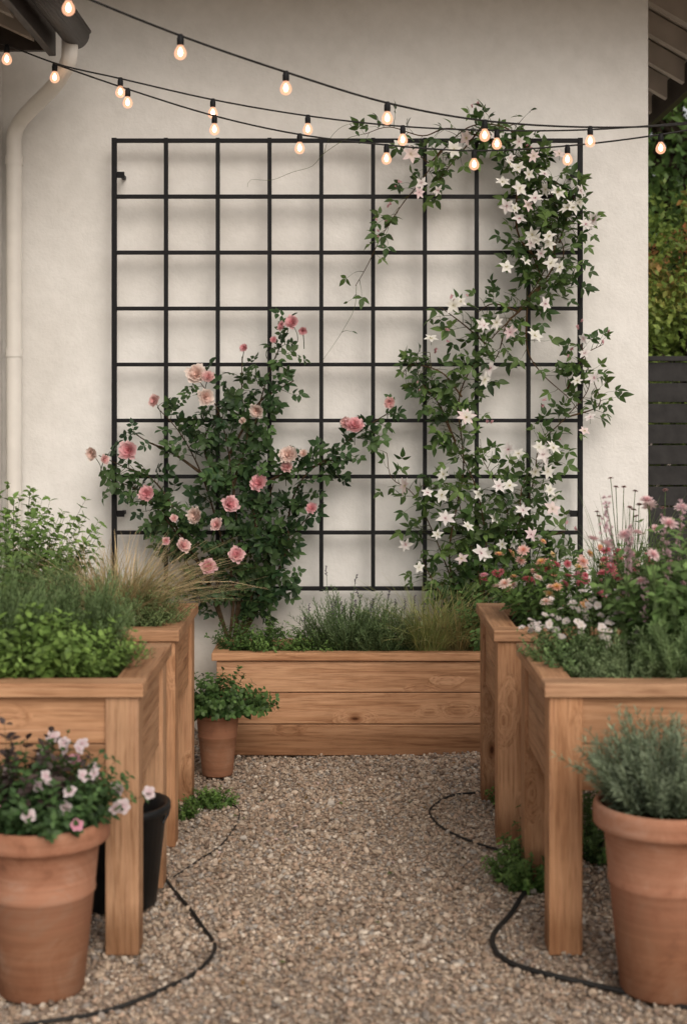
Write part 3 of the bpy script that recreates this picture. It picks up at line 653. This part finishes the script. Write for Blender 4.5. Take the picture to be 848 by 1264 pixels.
# ---- right rear planter
r=np.random.default_rng(91)
B,t=mound('zinnia_plant',(.78,5.13,Z2),(.22,.20),.31,130,9,2,POINT,.042,1.1,(.035,.08,.02),(.12,.20,.05),92,.6,build=False)
cols=[((.82,.46,.36),(.80,.52,.16)),((.68,.24,.28),(.5,.08,.1)),((.83,.60,.56),(.74,.36,.26)),((.84,.70,.48),(.78,.5,.15)),((.52,.12,.16),(.4,.1,.08)),((.85,.74,.68),(.76,.46,.36)),((.78,.42,.48),(.62,.2,.25))]
for i in range(72):
    cA,cB=cols[r.integers(7)]; flowers(B,t[i]+(0,0,.005),(0,-.5,.8),MUM,r.uniform(.014,.028),cA,cB,.35,r)
B.build('zinnia_plant',PM)
mound('sedum_plant',(.98,5.0,Z2),(.12,.12),.30,60,8,2,OVAL,.036,1.05,(.04,.08,.03),(.12,.18,.06),93,.6,flw=[(32,MUM,.022,(.58,.18,.22),(.6,.2,.2),(0,-.3,1))])
mound('catmint_plant',(1.18,5.15,Z2),(.16,.16),.38,80,10,2,OVAL,.034,1.0,(.05,.09,.03),(.15,.22,.08),94,.5)
B=MB(); rr=np.random.default_rng(95); grass(B,rr,(1.02,5.28,Z2),.10,220,.48,.34,.0026,(.07,.13,.045),(.20,.27,.11))
for i in range(12):
    b0=np.array([1.02+rr.normal(0,.07),5.28+rr.normal(0,.05),Z2]); tp=b0+np.array([rr.normal(0,.05),rr.normal(0,.03),rr.uniform(.38,.54)])
    tube(B,[b0,(b0+tp)/2+(.005,0,0),tp],.0014,4,(.10,.15,.06),2); flowers(B,tp,(0,0,1),MUM,.013,(.34,.20,.20),(.28,.17,.14),.2,rr)
B.build('chives_plant',PM)

# ---- right front planter
mound('thyme_plant',(.80,4.12,Z1),(.16,.15),.16,220,15,2,THIN,.021,.9,(.075,.125,.05),(.22,.29,.14),101,.95)
rosemary((.93,4.05,Z1),(.10,.08),.19,80,102)
mound('thyme_plant',(.65,4.25,Z1),(.09,.16),.14,130,12,2,OVALS,.019,.9,(.05,.10,.03),(.16,.24,.09),103,1.0)
mound('alyssum_plant',(.76,4.38,Z1),(.14,.10),.22,150,9,2,OVALS,.022,1.0,(.045,.09,.025),(.13,.20,.07),104,.8,flw=[(85,FIVE,.0125,(.84,.77,.76),(.7,.5,.3),(0,-.5,1))])
B,t=mound('coneflower_plant',(1.0,4.28,Z1),(.15,.13),.44,90,10,2,POINT,.064,1.05,(.045,.095,.028),(.16,.25,.08),105,.45,build=False)
rr=np.random.default_rng(106)
order=np.argsort(t[:,0])[:60]
for j,i in enumerate(rr.choice(order,24,replace=False)):
    b0=t[i]; tp=b0+np.array([rr.normal(0,.03),rr.normal(0,.03),rr.uniform(.03,.17)]); tube(B,[b0-(0,0,.05),tp],.0016,4,(.10,.14,.06),2)
    if j%2==0: flowers(B,tp,(0,-.4,1),MUM,rr.uniform(.020,.030),(.82,.66,.66),(.72,.42,.44),.3,rr)
    else:
        m=26; q=np.linspace(-.09,.02,m); z=nrm(rr.normal(0,.8,(m,3))+(0,0,.5)); x=nrm(np.cross(z,rr.normal(size=(m,3)))); y=np.cross(z,x)
        inst(B,BUD,tp+np.stack([0*q,0*q,q],1)+rr.normal(0,.004,(m,3)),x,y,z,.012,(.74,.55,.58),(.55,.34,.40),1)
B.build('coneflower_plant',PM)
mound('sage_plant',(1.25,4.2,Z1),(.18,.16),.38,90,9,2,POINT,.06,1.05,(.045,.09,.03),(.14,.22,.08),107,.5)
mound('coneflower_plant',(.98,4.42,Z1),(.09,.07),.36,45,9,2,POINT,.05,1.05,(.05,.10,.03),(.16,.25,.08),108,.4,flw=[(16,MUM,.020,(.82,.67,.67),(.66,.38,.42),(0,-.4,1))])

# ---- front pots
B,t=mound('periwinkle_plant',(-.765,3.70,.39),(.19,.16),.24,170,9,2,OVAL,.034,1.1,(.018,.045,.02),(.07,.13,.04),111,.8,.2,flw=[(30,FIVE,.019,(.85,.76,.77),(.60,.10,.24),(0.1,-.8,.6)),(8,FIVE,.017,(.74,.36,.46),(.55,.08,.2),(0.1,-.8,.6))],build=False)
mound('',(-.83,3.68,.40),(.10,.10),.27,36,8,2,OVAL,.042,1.0,(.028,.022,.022),(.075,.05,.045),115,.6,B=B,build=False)
B.build('periwinkle_plant',PM)
mound('lavender_plant',(.815,3.70,.44),(.17,.15),.27,190,16,3,THIN,.034,.6,(.075,.11,.065),(.23,.28,.18),112,.6,.05)
# ---- ground tufts
mound('weed_plant',np.append(gnd(262,993)[:2],0),(.10,.07),.07,60,6,3,OVALS,.018,1.1,(.04,.10,.02),(.13,.22,.05),121,1.2,.1)
mound('weed_plant',np.append(gnd(655,1095)[:2],0),(.11,.12),.17,80,9,3,POINT,.026,1.0,(.035,.085,.02),(.12,.2,.05),122,.9,.1)
mound('weed_plant',(.80,4.7,0),(.16,.15),.25,80,9,3,OVALS,.026,1.0,(.025,.065,.015),(.09,.15,.04),123,.9,.1)
mound('weed_plant',(1.0,4.2,0),(.16,.15),.22,70,9,3,OVALS,.026,1.0,(.025,.065,.015),(.09,.15,.04),124,.9,.1)
mound('weed_plant',(.62,5.3,0),(.06,.1),.12,40,7,3,OVALS,.022,1.0,(.03,.08,.015),(.11,.18,.04),125,.9,.1)
mound('weed_plant',(-.58,5.2,0),(.05,.07),.07,30,6,3,OVALS,.018,1.0,(.03,.08,.015),(.11,.18,.04),126,1.1,.1)
# fallen petals and dry leaves on the gravel
r=np.random.default_rng(77); B=MB(); n=130
x=np.where(r.uniform(size=n)<.6,r.normal(-.25,.35,n),r.uniform(-.6,.6,n)); y=r.uniform(3.6,6.05,n); P=np.stack([x,y,hf(x,y)+.009],1)
d=r.normal(size=(n,3))*(1,1,.2); up=r.normal(0,.3,(n,3))+(0,0,1); X,Y,Z=frame(d,up)
pc=np.array([(.78,.60,.56),(.30,.19,.09),(.20,.13,.06),(.12,.15,.05)])[r.choice(4,n,p=[.2,.35,.3,.15])]
inst(B,OVAL,P,X,Y,Z,r.uniform(.010,.022,n),pc,None,0); B.build('leaf_litter',PM)

# ---------------------------------------------------------------- background
bx=[]
for k in range(13): bx.append((1.40,7.5,9.0,9.025,.06+k*.128,.06+k*.128+.118,0))
for x in np.arange(1.42,7.5,1.5): bx.append((x,x+.09,9.026,9.11,0,1.72,2))
bx.append((1.39,7.52,8.98,9.12,1.722,1.752,0))
boards('slatted_fence',bx,[FENCE],None,.003,.1)
BGL=leafT(.62,2,.1,.15)
def crown(B,r,c,rad,nc,nl,T,ls,c1,c2,c3=None):
    d=nrm(r.normal(size=(nc,3))); cc=np.array(c)+d*np.array(rad)*(r.uniform(.35,1.05,(nc,1)))
    cr=np.min(rad)*r.uniform(.12,.3,(nc,1,1)); P=cc[:,None]+nrm(r.normal(size=(nc,nl,3)))*cr*r.uniform(.3,1.1,(nc,nl,1))
    tone=r.uniform(0,1,(nc,1,1)); col=lerp(c1,c2,np.clip(tone*.6+r.uniform(0,.4,(nc,nl,1)),0,1))
    if c3 is not None:
        hgt=np.clip((P[...,2:3]-(c[2]+.25*rad[2]))/(.55*rad[2]),0,1)
        m=(r.uniform(0,1,(nc,1,1))<.5)*r.uniform(.2,1,(nc,nl,1))*hgt; col=lerp(col,np.array(c3),m)
    dd=r.normal(size=(nc*nl,3)); up=r.normal(0,.6,(nc*nl,3))+(0,-.3,1); x,y,z=frame(dd,up)
    inst(B,T,P.reshape(-1,3),x,y,z,ls*r.uniform(.6,1.2,nc*nl),col.reshape(-1,3),None,0); return cc
def tree(name,x,y,h,rad,seed,c1,c2,c3=None,ls=.09,nc=260,nl=55,z0=.55):
    r=np.random.default_rng(seed); B=MB(); cz=h*z0+rad[2]*.3
    cc=crown(B,r,(x,y,cz),rad,nc,nl,BGL,ls,c1,c2,c3)
    tr_=smooth_path([(x,y,-.05),(x+.05,y,h*.2),(x-.05,y+.05,h*.4),(x,y,cz)],.2); tube(B,tr_,np.linspace(h*.03,h*.012,len(tr_)),10,(.06,.045,.035),2)
    for i in range(0,min(nc,60)):
        s=tr_[int(len(tr_)*r.uniform(.45,.98))]; tube(B,[s,(s+cc[i])/2+(0,0,.08),cc[i]],np.linspace(h*.008,.006,3),5,(.06,.045,.035),2)
    B.build(name,PM)
tree('garden_shrub',2.55,10.4,2.9,(1.3,.9,1.25),201,(.10,.17,.035),(.34,.44,.10),(.70,.26,.13),.06,420,60,.45)
tree('garden_shrub',4.9,10.6,2.9,(1.3,.9,1.25),202,(.10,.17,.035),(.30,.40,.09),(.50,.22,.08),.06,220,45,.45)
tree('leafy_tree',3.4,14.5,6.5,(2.4,2.0,2.6),203,(.03,.07,.02),(.15,.25,.06),None,.11,380,55,.52)
tree('leafy_tree',6.8,16,7,(2.6,2.2,2.8),204,(.03,.07,.02),(.14,.22,.055),None,.12,220,45,.52)
tree('leafy_tree',2.2,18.5,6,(2.2,2.0,2.8),205,(.03,.065,.02),(.13,.20,.055),None,.12,280,50,.5)

# ---------------------------------------------------------------- light, sky, camera
w=bpy.data.worlds.new('World'); scene.world=w; w.use_nodes=True; nt=w.node_tree; bg=nt.nodes['Background']
EL,AZ=math.radians(38),math.radians(160)
sk=N(nt,'ShaderNodeTexSky',sky_type='NISHITA'); sk.sun_disc=False; sk.sun_elevation=EL; sk.sun_rotation=AZ; sk.dust_density=3; sk.ozone_density=.6
hs=N(nt,'ShaderNodeHueSaturation'); hs.inputs['Saturation'].default_value=.25; nt.links.new(sk.outputs[0],hs.inputs['Color'])
wm=mixc(nt,'MULTIPLY',1.0,hs.outputs[0],(1.0,.945,.885)); nt.links.new(wm,bg.inputs[0]); bg.inputs[1].default_value=.135
sd=bpy.data.lights.new('sun','SUN'); sd.energy=1.3; sd.angle=math.radians(45); sd.color=(1,.90,.80)
so=bpy.data.objects.new('sun',sd); scene.collection.objects.link(so)
tosun=Vector((math.sin(AZ)*math.cos(EL),math.cos(AZ)*math.cos(EL),math.sin(EL)))
so.rotation_euler=tosun.to_track_quat('Z','Y').to_euler(); so.location=(3,-3,6)
cam=bpy.data.cameras.new('camera'); co=bpy.data.objects.new('camera',cam); scene.collection.objects.link(co); scene.camera=co
co.location=(0,0,1.5); co.rotation_euler=(math.radians(90),0,0); cam.lens=F/1264*36; cam.sensor_width=36; cam.sensor_fit='AUTO'; cam.shift_y=-142/1264
cam.clip_end=400; cam.dof.use_dof=True; cam.dof.focus_distance=6.35; cam.dof.aperture_fstop=2.8
scene.view_settings.view_transform='Standard'; scene.view_settings.look='None'; scene.view_settings.exposure=0
